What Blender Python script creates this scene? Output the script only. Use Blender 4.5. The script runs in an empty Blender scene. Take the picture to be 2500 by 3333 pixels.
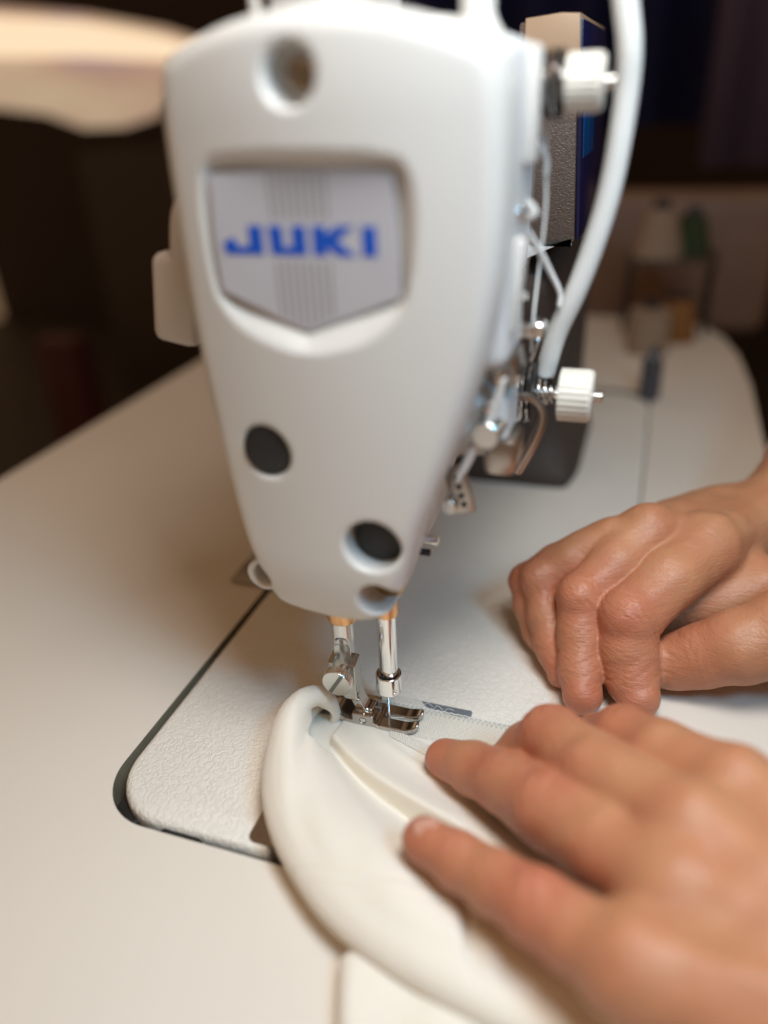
import bpy, bmesh, math, random
import numpy as np
from mathutils import Vector, Matrix
random.seed(4)
rng = np.random.default_rng(4)
S = 0.001                                   # everything below is written in millimetres
sc = bpy.context.scene
C = sc.collection
R = math.radians

# ------------------------------------------------------------------ camera
camd = bpy.data.cameras.new('camera'); cam = bpy.data.objects.new('camera', camd); C.objects.link(cam)
sc.camera = cam
_p, _y, _r = R(28.8), R(20.0), R(2.8)
_h = Vector((math.cos(_y), math.sin(_y), 0)); _z = Vector((0, 0, 1))
F = _h * math.cos(_p) - _z * math.sin(_p)
_R0 = Vector((math.sin(_y), -math.cos(_y), 0)); _U0 = _h * math.sin(_p) + _z * math.cos(_p)
CR = _R0 * math.cos(_r) - _U0 * math.sin(_r); CU = _R0 * math.sin(_r) + _U0 * math.cos(_r)
M = Matrix((( CR.x, CU.x, -F.x, -0.21636), (CR.y, CU.y, -F.y, -0.08077), (CR.z, CU.z, -F.z, 0.22340), (0, 0, 0, 1)))
cam.matrix_world = M
camd.sensor_fit = 'HORIZONTAL'; camd.sensor_width = 36; camd.lens = 36
camd.clip_start = 0.01; camd.clip_end = 50
camd.dof.use_dof = True; camd.dof.focus_distance = 0.300; camd.dof.aperture_fstop = 3.3
camd.dof.aperture_blades = 0

# ------------------------------------------------------------------ world, lamps, exposure
w = bpy.data.worlds.new('World'); sc.world = w; w.use_nodes = True
w.node_tree.nodes['Background'].inputs[0].default_value = (1.0, 0.60, 0.33, 1)
w.node_tree.nodes['Background'].inputs[1].default_value = 0.23

def area(name, loc, target, size, power, col, sy=None):
    l = bpy.data.lights.new(name, 'AREA'); l.shape = 'RECTANGLE'; l.size = size * S; l.size_y = (sy or size) * S
    l.energy = power; l.color = col
    o = bpy.data.objects.new(name, l); C.objects.link(o)
    o.location = Vector(loc) * S
    o.rotation_euler = (Vector(target) - Vector(loc)).to_track_quat('-Z', 'Y').to_euler()
    return o
area('work_lamp', (-92, -112, 440), (-25, -10, 0), 150, 1.58, (1.0, 0.99, 0.97))
area('daylight_tube', (-190, -290, 410), (-30, -30, 190), 90, 0.82, (0.26, 0.66, 1.0))
area('warm_fill', (-700, 300, 1300), (-50, 0, 0), 600, 0.9, (1.0, 0.60, 0.32))  # unseen warm fill added to lift the left side of the face plate
sc.view_settings.view_transform = 'Standard'; sc.view_settings.look = 'None'
sc.view_settings.exposure = 0.0; sc.view_settings.gamma = 1.0
sc.cycles.use_denoising = True
sc.cycles.max_bounces = 8

# ------------------------------------------------------------------ materials
def mat(name, col, rough=0.5, metal=0.0, bump=None, var=None, spec=0.5, sss=0, sss_r=(1, .3, .15), sheen=0, coat=0, emis=None, es=0, aniso=None):
    """bump=(scale per mm, strength, distance mm, kind)  var=(scale per mm, amount)"""
    m = bpy.data.materials.new(name); m.use_nodes = True; nt = m.node_tree; b = nt.nodes['Principled BSDF']
    b.inputs['Base Color'].default_value = (*col, 1); b.inputs['Roughness'].default_value = rough
    b.inputs['Metallic'].default_value = metal; b.inputs['Specular IOR Level'].default_value = spec
    if sss:
        b.inputs['Subsurface Weight'].default_value = 1.0 * sss; b.inputs['Subsurface Radius'].default_value = sss_r
        b.inputs['Subsurface Scale'].default_value = 3 * S
    if sheen: b.inputs['Sheen Weight'].default_value = sheen
    if coat: b.inputs['Coat Weight'].default_value = coat; b.inputs['Coat Roughness'].default_value = 0.08
    if emis: b.inputs['Emission Color'].default_value = (*emis, 1); b.inputs['Emission Strength'].default_value = es
    tc = nt.nodes.new('ShaderNodeTexCoord')
    if var:
        n = nt.nodes.new('ShaderNodeTexNoise'); n.inputs['Scale'].default_value = var[0] / S; n.inputs['Detail'].default_value = 5
        nt.links.new(tc.outputs['Object'], n.inputs['Vector'])
        mx = nt.nodes.new('ShaderNodeMix'); mx.data_type = 'RGBA'
        a = var[1]
        mx.inputs['A'].default_value = (*[c * (1 - a) for c in col], 1); mx.inputs['B'].default_value = (*[min(1, c * (1 + a)) for c in col], 1)
        nt.links.new(n.outputs['Fac'], mx.inputs['Factor']); nt.links.new(mx.outputs['Result'], b.inputs['Base Color'])
        r_ = nt.nodes.new('ShaderNodeMapRange'); r_.inputs['To Min'].default_value = rough * 0.8; r_.inputs['To Max'].default_value = min(1, rough * 1.2)
        nt.links.new(n.outputs['Fac'], r_.inputs['Value']); nt.links.new(r_.outputs['Result'], b.inputs['Roughness'])
    if bump:
        mp = nt.nodes.new('ShaderNodeMapping'); nt.links.new(tc.outputs['Object'], mp.inputs['Vector'])
        if aniso: mp.inputs['Scale'].default_value = aniso
        if bump[3] == 'noise':
            n2 = nt.nodes.new('ShaderNodeTexNoise'); n2.inputs['Detail'].default_value = 3; out = 'Fac'
        elif bump[3] == 'wrinkle':
            n2 = nt.nodes.new('ShaderNodeTexNoise'); n2.inputs['Detail'].default_value = 1.5; n2.inputs['Distortion'].default_value = 1.2; out = 'Fac'
        elif bump[3] == 'voronoi':
            n2 = nt.nodes.new('ShaderNodeTexVoronoi'); out = 'Distance'
        elif bump[3] == 'wave':
            n2 = nt.nodes.new('ShaderNodeTexWave'); out = 'Fac'; n2.inputs['Distortion'].default_value = 0.4
        n2.inputs['Scale'].default_value = bump[0] / S
        nt.links.new(mp.outputs['Vector'], n2.inputs['Vector'])
        bp = nt.nodes.new('ShaderNodeBump'); bp.inputs['Strength'].default_value = bump[1]; bp.inputs['Distance'].default_value = bump[2] * S
        src = n2.outputs[out]
        if bump[3] == 'wrinkle':
            cr = nt.nodes.new('ShaderNodeMapRange'); cr.inputs['From Min'].default_value = 0.35; cr.inputs['From Max'].default_value = 0.62
            cr.interpolation_type = 'SMOOTHSTEP'
            nt.links.new(src, cr.inputs['Value']); src = cr.outputs['Result']
        nt.links.new(src, bp.inputs['Height']); nt.links.new(bp.outputs['Normal'], b.inputs['Normal'])
    return m

PAINT = mat('white_machine_paint', (0.63, 0.61, 0.57), 0.38, var=(0.02, 0.03), coat=0.15)
PAINT2 = mat('white_casting_paint', (0.60, 0.60, 0.59), 0.45, bump=(0.5, 0.3, 0.2, 'noise'))
BEDM = mat('wrinkled_bed_paint', (0.80, 0.76, 0.68), 0.42, bump=(0.50, 0.62, 0.34, 'wrinkle'), var=(0.03, 0.03))
TABM = mat('cream_laminate', (0.76, 0.70, 0.61), 0.36, var=(0.008, 0.05), bump=(0.9, 0.15, 0.06, 'noise'))
TABE = mat('grey_table_edge', (0.20, 0.18, 0.13), 0.4, var=(0.1, 0.3))
CHROME = mat('polished_chrome', (0.88, 0.88, 0.88), 0.12, 1.0, var=(0.3, 0.05), bump=(0.6, 0.1, 0.05, 'noise'))
NICKEL = mat('dark_nickel', (0.50, 0.475, 0.45), 0.16, 1.0, var=(0.4, 0.15), bump=(1.2, 0.15, 0.04, 'noise'))
STEEL = mat('brushed_steel', (0.72, 0.72, 0.70), 0.26, 1.0, bump=(0.8, 0.25, 0.05, 'noise'), aniso=(1, 1, 8))
STEELF = mat('filed_steel', (0.70, 0.71, 0.68), 0.30, 1.0, bump=(2.0, 0.5, 0.08, 'noise'))
PLATE = mat('blued_plate_steel', (0.34, 0.38, 0.43), 0.45, 0.55, bump=(0.4, 0.1, 0.1, 'noise'))
BRONZE = mat('turned_bronze', (0.85, 0.47, 0.22), 0.28, 1.0, bump=(1.5, 0.5, 0.06, 'noise'), aniso=(.3, .3, 6))
BLACK = mat('black_rubber', (0.012, 0.011, 0.011), 0.55, var=(0.2, 0.3))
DARKM = mat('blackened_steel', (0.06, 0.06, 0.07), 0.25, 1.0, var=(0.3, 0.2))
CREAM = mat('cream_plastic', (0.66, 0.62, 0.54), 0.35, var=(0.1, 0.04))
LEVER = mat('beige_lever_paint', (0.52, 0.46, 0.40), 0.4, var=(0.05, 0.05))
BADGE = mat('silver_badge', (0.56, 0.56, 0.60), 0.40, 0.25, var=(0.05, 0.04))
BLUE = mat('blue_lettering', (0.0, 0.075, 0.46), 0.4)
GREYL = mat('grey_stripe', (0.36, 0.34, 0.34), 0.4, 0.3)
CABLE = mat('white_rubber_cable', (0.66, 0.66, 0.63), 0.42, var=(0.05, 0.04))
THREAD = mat('white_thread', (0.82, 0.81, 0.78), 0.7, sheen=0.3)
YELLOW = mat('yellow_sticker', (0.80, 0.52, 0.02), 0.4)
PANELM = mat('shaded_textured_panel', (0.10, 0.068, 0.052), 0.42, bump=(0.9, 0.6, 0.25, 'wrinkle'))  # dark brown carries the shade on the panel's end face
PILM = mat('shaded_pillar_brown', (0.05, 0.036, 0.028), 0.7, var=(0.01, 0.15), bump=(0.5, 0.3, 0.2, 'wrinkle'))  # shade on the pale pillar painted into its colour
SLOTM = mat('rough_slot_steel', (0.22, 0.22, 0.21), 0.5, 1.0, bump=(2.5, 1.0, 0.2, 'noise'))
SATIN = mat('satin_zinc', (0.42, 0.38, 0.345), 0.30, 1.0, bump=(0.8, 0.3, 0.08, 'noise'))
BRASS = mat('dull_brass', (0.45, 0.30, 0.16), 0.45, 0.7, var=(0.3, 0.2))
NAVY = mat('navy_panel_face', (0.006, 0.008, 0.045), 0.25)
SCREEN = mat('blue_screen', (0.0, 0.03, 0.10), 0.15, emis=(0.0, 0.10, 0.35), es=0.10)

def fabric_mat(name, col, wave_scale=0, ang=0):
    m = bpy.data.materials.new(name); m.use_nodes = True; nt = m.node_tree; b = nt.nodes['Principled BSDF']
    b.inputs['Base Color'].default_value = (*col, 1); b.inputs['Roughness'].default_value = 0.62
    b.inputs['Sheen Weight'].default_value = 0.25; b.inputs['Sheen Roughness'].default_value = 0.4
    b.inputs['Subsurface Weight'].default_value = 0.35; b.inputs['Subsurface Radius'].default_value = (1, 0.95, 0.7); b.inputs['Subsurface Scale'].default_value = 3 * S
    tc = nt.nodes.new('ShaderNodeTexCoord'); mp = nt.nodes.new('ShaderNodeMapping'); mp.inputs['Rotation'].default_value = (0, 0, ang)
    nt.links.new(tc.outputs['Object'], mp.inputs['Vector'])
    wv = nt.nodes.new('ShaderNodeTexWave'); wv.inputs['Scale'].default_value = (wave_scale or 1.1) / S; wv.inputs['Distortion'].default_value = 0.6
    wv.inputs['Detail'].default_value = 1
    nt.links.new(mp.outputs['Vector'], wv.inputs['Vector'])
    ns = nt.nodes.new('ShaderNodeTexNoise'); ns.inputs['Scale'].default_value = 0.09 / S; ns.inputs['Detail'].default_value = 3
    nt.links.new(tc.outputs['Object'], ns.inputs['Vector'])
    b1 = nt.nodes.new('ShaderNodeBump'); b1.inputs['Strength'].default_value = 0.45 if not wave_scale else 1.0; b1.inputs['Distance'].default_value = (0.16 if not wave_scale else 0.3) * S
    b2 = nt.nodes.new('ShaderNodeBump'); b2.inputs['Strength'].default_value = 0.5; b2.inputs['Distance'].default_value = 0.8 * S
    nt.links.new(ns.outputs['Fac'], b2.inputs['Height']); nt.links.new(b2.outputs['Normal'], b1.inputs['Normal'])
    nt.links.new(wv.outputs['Fac'], b1.inputs['Height']); nt.links.new(b1.outputs['Normal'], b.inputs['Normal'])
    return m
FABRIC = fabric_mat('off_white_satin', (0.87, 0.81, 0.70))
RIBBED = fabric_mat('ribbed_tape', (0.80, 0.77, 0.68), 0.35, R(65))

def skin_mat():
    m = bpy.data.materials.new('skin'); m.use_nodes = True; nt = m.node_tree; b = nt.nodes['Principled BSDF']; L = nt.links.new
    b.inputs['Roughness'].default_value = 0.44; b.inputs['Specular IOR Level'].default_value = 0.45
    b.inputs['Subsurface Weight'].default_value = 0.5; b.inputs['Subsurface Radius'].default_value = (1, .32, .16); b.inputs['Subsurface Scale'].default_value = 2.2 * S
    tc = nt.nodes.new('ShaderNodeTexCoord')
    at = nt.nodes.new('ShaderNodeAttribute'); at.attribute_name = 'redness'
    n = nt.nodes.new('ShaderNodeTexNoise'); n.inputs['Scale'].default_value = 0.06 / S; n.inputs['Detail'].default_value = 6
    L(tc.outputs['Object'], n.inputs['Vector'])
    m1 = nt.nodes.new('ShaderNodeMix'); m1.data_type = 'RGBA'
    m1.inputs['A'].default_value = (0.42, 0.180, 0.088, 1); m1.inputs['B'].default_value = (0.60, 0.305, 0.160, 1)
    L(n.outputs['Fac'], m1.inputs['Factor'])
    m2 = nt.nodes.new('ShaderNodeMix'); m2.data_type = 'RGBA'; m2.inputs['B'].default_value = (0.50, 0.145, 0.085, 1)
    L(m1.outputs['Result'], m2.inputs['A']); L(at.outputs['Fac'], m2.inputs['Factor']); L(m2.outputs['Result'], b.inputs['Base Color'])
    # skin relief: fine cells, elongated wrinkles, pores
    v = nt.nodes.new('ShaderNodeTexVoronoi'); v.feature = 'DISTANCE_TO_EDGE'; v.inputs['Scale'].default_value = 0.95 / S
    nz = nt.nodes.new('ShaderNodeTexNoise'); nz.inputs['Scale'].default_value = 0.35 / S; nz.inputs['Detail'].default_value = 2
    L(tc.outputs['Object'], nz.inputs['Vector'])
    ad = nt.nodes.new('ShaderNodeVectorMath'); ad.operation = 'MULTIPLY_ADD'; ad.inputs[1].default_value = (1.6 * S,) * 3
    L(nz.outputs['Color'], ad.inputs[0]); L(tc.outputs['Object'], ad.inputs[2]); L(ad.outputs[0], v.inputs['Vector'])
    w2 = nt.nodes.new('ShaderNodeTexNoise'); w2.inputs['Scale'].default_value = 0.30 / S; w2.inputs['Detail'].default_value = 4; w2.inputs['Distortion'].default_value = 1.0
    mp = nt.nodes.new('ShaderNodeMapping'); mp.inputs['Rotation'].default_value = (0.3, 0.2, 0.8); mp.inputs['Scale'].default_value = (0.5, 0.5, 2.2)
    L(tc.outputs['Object'], mp.inputs['Vector']); L(mp.outputs['Vector'], w2.inputs['Vector'])
    b1 = nt.nodes.new('ShaderNodeBump'); b1.inputs['Strength'].default_value = 0.5; b1.inputs['Distance'].default_value = 0.34 * S
    b2 = nt.nodes.new('ShaderNodeBump'); b2.inputs['Strength'].default_value = 0.5; b2.inputs['Distance'].default_value = 0.8 * S
    L(v.outputs['Distance'], b1.inputs['Height']); L(w2.outputs['Fac'], b2.inputs['Height'])
    L(b2.outputs['Normal'], b1.inputs['Normal']); L(b1.outputs['Normal'], b.inputs['Normal'])
    return m
SKIN = skin_mat()
NAIL = mat('fingernail', (0.55, 0.28, 0.20), 0.22, spec=0.6)
STITCH = mat('stitch_thread', (0.60, 0.60, 0.57), 0.7)  # grey paints the shadow lines of what is white stitching
SHIRT = mat('black_knit', (0.006, 0.006, 0.009), 0.9, bump=(0.3, 0.5, 0.5, 'noise'))

# ------------------------------------------------------------------ object helpers
def link(name, me, m, parent=None, smooth=True):
    o = bpy.data.objects.new(name, me); C.objects.link(o)
    if m: me.materials.append(m)
    if smooth: me.shade_smooth()
    if parent: o.parent = parent
    return o
def empty(name, label, cat, group=None):
    o = bpy.data.objects.new(name, None); C.objects.link(o); o.empty_display_size = 0.01
    return tag(o, label, cat, group)
def tag(o, label=None, cat=None, group=None, kind=None):
    if label: o['label'] = label
    if cat: o['category'] = cat
    if group: o['group'] = group
    if kind: o['kind'] = kind
    return o
def raw(name, V, Fc, m, parent=None, smooth=True):
    me = bpy.data.meshes.new(name)
    me.from_pydata([tuple(c * S for c in v) for v in V], [], Fc); me.update()
    bm = bmesh.new(); bm.from_mesh(me); bmesh.ops.recalc_face_normals(bm, faces=bm.faces); bm.to_mesh(me); bm.free()
    return link(name, me, m, parent, smooth)
def frame(axis):
    a = Vector(axis).normalized(); t = Vector((0, 0, 1)) if abs(a.z) < 0.9 else Vector((1, 0, 0))
    u = a.cross(t).normalized(); v = a.cross(u); return a, u, v
def revolve(name, prof, org, axis, m, parent=None, segs=48, rf=None, sharp=True, smooth=True):
    """prof: list of (t along axis, radius)"""
    a, u, v = frame(axis); org = Vector(org); V = []; Fc = []
    n = len(prof)
    for (t, r) in prof:
        for k in range(segs):
            an = 2 * math.pi * k / segs; rr = r * (rf(k, t) if rf else 1)
            V.append(org + a * t + (u * math.cos(an) + v * math.sin(an)) * rr)
    for i in range(n - 1):
        for k in range(segs):
            k2 = (k + 1) % segs; Fc.append((i * segs + k, i * segs + k2, (i + 1) * segs + k2, (i + 1) * segs + k))
    Fc.append(tuple(range(segs))[::-1]); Fc.append(tuple((n - 1) * segs + k for k in range(segs)))
    o = raw(name, V, Fc, m, parent, smooth)
    if sharp and smooth: o.data.set_sharp_from_angle(angle=R(32))
    return o
def cyl(name, p0, p1, r, m, parent=None, segs=40, bev=0.3, r1=None):
    p0 = Vector(p0); p1 = Vector(p1); L = (p1 - p0).length; r1 = r if r1 is None else r1; bev = min(bev, L / 3, r / 2)
    return revolve(name, [(0, max(r - bev, 0.01)), (bev, r), (L - bev, r1), (L, max(r1 - bev, 0.01))], p0, p1 - p0, m, parent, segs)
def spline(pts, n=8):
    P = [Vector(p) for p in pts]; out = []
    for i in range(len(P) - 1):
        p0 = P[max(i - 1, 0)]; p1 = P[i]; p2 = P[i + 1]; p3 = P[min(i + 2, len(P) - 1)]
        for k in range(n):
            t = k / n
            out.append(0.5 * ((2 * p1) + (p2 - p0) * t + (2 * p0 - 5 * p1 + 4 * p2 - p3) * t * t + (3 * p1 - p0 - 3 * p2 + p3) * t ** 3))
    out.append(P[-1]); return out
def tube(name, pts, r, m, parent=None, segs=14, n=8, sm=True):
    P = spline(pts, n) if sm else [Vector(p) for p in pts]; V = []; Fc = []
    t0 = (P[1] - P[0]).normalized(); _, u, v = frame(t0)
    for i, p in enumerate(P):
        t = (P[min(i + 1, len(P) - 1)] - P[max(i - 1, 0)]).normalized()
        u = (u - t * u.dot(t)).normalized(); v = t.cross(u)
        rr = r(i / (len(P) - 1)) if callable(r) else r
        for k in range(segs):
            an = 2 * math.pi * k / segs; V.append(p + (u * math.cos(an) + v * math.sin(an)) * rr)
    for i in range(len(P) - 1):
        for k in range(segs):
            k2 = (k + 1) % segs; Fc.append((i * segs + k, i * segs + k2, (i + 1) * segs + k2, (i + 1) * segs + k))
    Fc.append(tuple(range(segs))); Fc.append(tuple((len(P) - 1) * segs + k for k in range(segs)))
    return raw(name, V, Fc, m, parent)
def box(name, lo, hi, m, parent=None, bev=0.5, seg=2, rot=None, piv=None):
    bm = bmesh.new(); bmesh.ops.create_cube(bm, size=1)
    lo = Vector(lo); hi = Vector(hi)
    for v in bm.verts: v.co = Vector(((lo[i] + hi[i]) / 2 + v.co[i] * (hi[i] - lo[i]) for i in range(3)))
    if bev: bmesh.ops.bevel(bm, geom=bm.edges[:], offset=bev, segments=seg, profile=0.5, affect='EDGES')
    if rot:
        pv = Vector(piv) if piv else (lo + hi) / 2
        bmesh.ops.rotate(bm, verts=bm.verts, cent=pv, matrix=rot)
    for v in bm.verts: v.co *= S
    me = bpy.data.meshes.new(name); bm.to_mesh(me); bm.free()
    o = link(name, me, m, parent); o.data.set_sharp_from_angle(angle=R(40)); return o
def plate(name, poly, z0, z1, m, parent=None, bev=0.3, axis='z', seg=2, smooth=True):
    """extrude a polygon; axis z: poly (x,y); axis x: poly (y,z)"""
    n = len(poly); bm = bmesh.new()
    def co(p, t): return (p[0], p[1], t) if axis == 'z' else (t, p[0], p[1])
    a = [bm.verts.new(co(p, z0)) for p in poly]; b = [bm.verts.new(co(p, z1)) for p in poly]
    f0 = bm.faces.new(a); f1 = bm.faces.new(b)
    for i in range(n): bm.faces.new((a[i], a[(i + 1) % n], b[(i + 1) % n], b[i]))
    bmesh.ops.recalc_face_normals(bm, faces=bm.faces)
    if bev:
        ed = [e for e in bm.edges if (e.verts[0] in b) and (e.verts[1] in b)] + [e for e in bm.edges if (e.verts[0] in a) and (e.verts[1] in a)]
        bmesh.ops.bevel(bm, geom=ed, offset=bev, segments=seg, profile=0.5, affect='EDGES')
    for v in bm.verts: v.co *= S
    me = bpy.data.meshes.new(name); bm.to_mesh(me); bm.free()
    o = link(name, me, m, parent, smooth)
    if smooth: o.data.set_sharp_from_angle(angle=R(35))
    return o
def rrect(x0, y0, x1, y1, r, n=8):
    out = []
    for cx, cy, a0 in ((x1 - r, y1 - r, 0), (x0 + r, y1 - r, 90), (x0 + r, y0 + r, 180), (x1 - r, y0 + r, 270)):
        for k in range(n + 1):
            a = R(a0 + 90 * k / n); out.append((cx + r * math.cos(a), cy + r * math.sin(a)))
    return out

# ------------------------------------------------------------------ implicit surfaces (numpy, surface nets)
def smin(a, b, k):
    h = np.maximum(k - np.abs(a - b), 0) / k
    return np.minimum(a, b) - h * h * k * 0.25
def smax(a, b, k): return -smin(-a, -b, k)
def capsule(P, a, b, ra, rb):
    a = np.asarray(a, np.float32); b = np.asarray(b, np.float32); ba = b - a
    pa = P - a; t = np.clip((pa @ ba) / max(float(ba @ ba), 1e-6), 0, 1)
    return np.sqrt(((pa - t[:, None] * ba) ** 2).sum(1)) - (ra + (rb - ra) * t)
def ellipsoid(P, c, r, rot=None):
    q = P - np.asarray(c, np.float32)
    if rot is not None: q = q @ rot
    r = np.asarray(r, np.float32); k0 = np.sqrt(((q / r) ** 2).sum(1)); k1 = np.sqrt(((q / (r * r)) ** 2).sum(1)) + 1e-6
    return k0 * (k0 - 1) / k1
def sbox(P, lo, hi, r=0.0):
    lo = np.asarray(lo, np.float32); hi = np.asarray(hi, np.float32)
    q = np.abs(P - (lo + hi) / 2) - (hi - lo) / 2 + r
    return np.sqrt((np.maximum(q, 0) ** 2).sum(1)) + np.minimum(q.max(1), 0) - r
def scyl(P, c, axis, r, lo, hi):
    o = [i for i in range(3) if i != axis]
    d = np.sqrt((P[:, o[0]] - c[0]) ** 2 + (P[:, o[1]] - c[1]) ** 2) - r
    e = np.maximum(lo - P[:, axis], P[:, axis] - hi)
    return np.minimum(np.maximum(d, e), 0) + np.sqrt(np.maximum(d, 0) ** 2 + np.maximum(e, 0) ** 2)
def chain(P, pts, k=0):
    d = None
    for (p, q) in zip(pts[:-1], pts[1:]):
        e = capsule(P, p[:3], q[:3], p[3], q[3]); d = e if d is None else (smin(d, e, k) if k else np.minimum(d, e))
    return d
class Poly:
    """2-D polygon distance, tabulated"""
    def __init__(s, pts, pad=30, h=0.5, smooth=2):
        p = np.array(pts, float)
        for _ in range(smooth):
            q = np.roll(p, -1, 0); p = np.stack([.75 * p + .25 * q, .25 * p + .75 * q], 1).reshape(-1, 2)
        s.pts = p; s.lo = p.min(0) - pad; hi = p.max(0) + pad; s.h = h
        gx = np.arange(s.lo[0], hi[0] + h, h); gy = np.arange(s.lo[1], hi[1] + h, h)
        X, Y = np.meshgrid(gx, gy, indexing='ij'); d2 = np.full(X.shape, 1e9); ins = np.zeros(X.shape, bool)
        for a, b in zip(p, np.roll(p, -1, 0)):
            e = b - a; t = np.clip(((X - a[0]) * e[0] + (Y - a[1]) * e[1]) / (e @ e + 1e-9), 0, 1)
            d2 = np.minimum(d2, (X - a[0] - t * e[0]) ** 2 + (Y - a[1] - t * e[1]) ** 2)
            c = ((a[1] > Y) != (b[1] > Y)) & (X < (b[0] - a[0]) * (Y - a[1]) / (b[1] - a[1] + 1e-12) + a[0]); ins ^= c
        s.g = np.where(ins, -1, 1) * np.sqrt(d2)
    def __call__(s, x, y):
        u = np.clip((x - s.lo[0]) / s.h, 0, s.g.shape[0] - 1.001); v = np.clip((y - s.lo[1]) / s.h, 0, s.g.shape[1] - 1.001)
        i = u.astype(int); j = v.astype(int); a = u - i; b = v - j; g = s.g
        return (g[i, j] * (1 - a) * (1 - b) + g[i + 1, j] * a * (1 - b) + g[i, j + 1] * (1 - a) * b + g[i + 1, j + 1] * a * b).astype(np.float32)

def sdf_mesh(name, fn, lo, hi, h, m, parent=None, newton=2, post=None):
    lo = np.array(lo, np.float32); hi = np.array(hi, np.float32)
    B = 4; nb = np.ceil((hi - lo) / (h * B)).astype(int) + 1; n = nb * B + 1
    ax = [lo[i] + np.arange(n[i], dtype=np.float32) * h for i in range(3)]
    cax = [a[::B] for a in ax]
    G = np.stack(np.meshgrid(*cax, indexing='ij'), -1).reshape(-1, 3); Vc = fn(G).reshape([len(a) for a in cax])
    V = np.repeat(np.repeat(np.repeat(Vc, B, 0), B, 1), B, 2)[:n[0], :n[1], :n[2]].astype(np.float32)
    near = np.abs(Vc) < h * B * 1.6
    f = near.copy()
    for a in range(3):
        s1 = np.roll(f, 1, a); s2 = np.roll(f, -1, a); f = f | s1 | s2
    Fm = np.repeat(np.repeat(np.repeat(f, B, 0), B, 1), B, 2)
    Fm = np.roll(Fm, -(B // 2), (0, 1, 2))[:n[0], :n[1], :n[2]] | Fm[:n[0], :n[1], :n[2]]
    I = np.argwhere(Fm)
    Pf = np.stack([ax[0][I[:, 0]], ax[1][I[:, 1]], ax[2][I[:, 2]]], 1)
    out = np.empty(len(Pf), np.float32)
    for s0 in range(0, len(Pf), 400000): out[s0:s0 + 400000] = fn(Pf[s0:s0 + 400000])
    V[Fm] = out
    V[0] = V[-1] = 1; V[:, 0] = V[:, -1] = 1; V[:, :, 0] = V[:, :, -1] = 1
    Sg = V < 0; cnt = np.zeros([k - 1 for k in n], np.int8)
    for i in (0, 1):
        for j in (0, 1):
            for k in (0, 1): cnt += Sg[i:n[0] - 1 + i, j:n[1] - 1 + j, k:n[2] - 1 + k]
    cm = (cnt > 0) & (cnt < 8); cells = np.argwhere(cm); idx = np.full(cm.shape, -1, np.int64); idx[cm] = np.arange(len(cells))
    acc = np.zeros((len(cells), 3)); num = np.zeros(len(cells))
    cs = [np.array(c) for c in ((0, 0, 0), (1, 0, 0), (0, 1, 0), (1, 1, 0), (0, 0, 1), (1, 0, 1), (0, 1, 1), (1, 1, 1))]
    for a in range(8):
        for b in range(a + 1, 8):
            if np.abs(cs[a] - cs[b]).sum() != 1: continue
            A = cells + cs[a]; Bc = cells + cs[b]
            va = V[A[:, 0], A[:, 1], A[:, 2]]; vb = V[Bc[:, 0], Bc[:, 1], Bc[:, 2]]
            x = (va < 0) != (vb < 0); t = np.where(x, va / np.where(x, va - vb, 1), 0)
            acc += np.where(x[:, None], cs[a] + t[:, None] * (cs[b] - cs[a]), 0); num += x
    vert = (lo + (cells + acc / num[:, None]) * h).astype(np.float32)
    quads = []
    for a in range(3):
        b, c = (a + 1) % 3, (a + 2) % 3
        sl0 = [slice(None)] * 3; sl1 = [slice(None)] * 3; sl0[a] = slice(0, -1); sl1[a] = slice(1, None)
        ch = Sg[tuple(sl0)] != Sg[tuple(sl1)]; E = np.argwhere(ch)
        E = E[(E[:, b] > 0) & (E[:, c] > 0) & (E[:, b] < n[b] - 1) & (E[:, c] < n[c] - 1)]
        flip = Sg[E[:, 0], E[:, 1], E[:, 2]]
        eb = np.zeros(3, int); eb[b] = 1; ec = np.zeros(3, int); ec[c] = 1
        q = [E - eb - ec, E - ec, E, E - eb]
        q = np.stack([idx[k[:, 0], k[:, 1], k[:, 2]] for k in q], 1)
        q[~flip] = q[~flip][:, ::-1]; quads.append(q)
    Q = np.concatenate(quads); Q = Q[(Q >= 0).all(1)]
    def grad(p, e):
        g = np.empty_like(p)
        for i in range(3):
            d = np.zeros(3, np.float32); d[i] = e; g[:, i] = fn(p + d) - fn(p - d)
        return g / (2 * e)
    for _ in range(newton):
        g = grad(vert, h * 0.5); v0 = fn(vert); l2 = np.maximum((g * g).sum(1), 0.05)
        st = -(v0 / l2)[:, None] * g; ln = np.linalg.norm(st, axis=1, keepdims=True)
        vert = vert + st * np.minimum(1, h * 0.5 / np.maximum(ln, 1e-6))
    red = None
    if post:
        g = grad(vert, h * 0.5); g /= np.maximum(np.linalg.norm(g, axis=1, keepdims=True), 1e-6)
        vert, red = post(vert, g)
    me = bpy.data.meshes.new(name)
    me.vertices.add(len(vert)); me.vertices.foreach_set('co', (vert * S).astype(np.float32).ravel())
    me.loops.add(len(Q) * 4); me.loops.foreach_set('vertex_index', Q.astype(np.int32).ravel())
    me.polygons.add(len(Q)); me.polygons.foreach_set('loop_start', np.arange(0, len(Q) * 4, 4, dtype=np.int32))
    me.update(calc_edges=True); me.validate()
    if red is not None:
        at = me.attributes.new('redness', 'FLOAT', 'POINT'); at.data.foreach_set('value', red.astype(np.float32))
    return link(name, me, m, parent)

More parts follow.
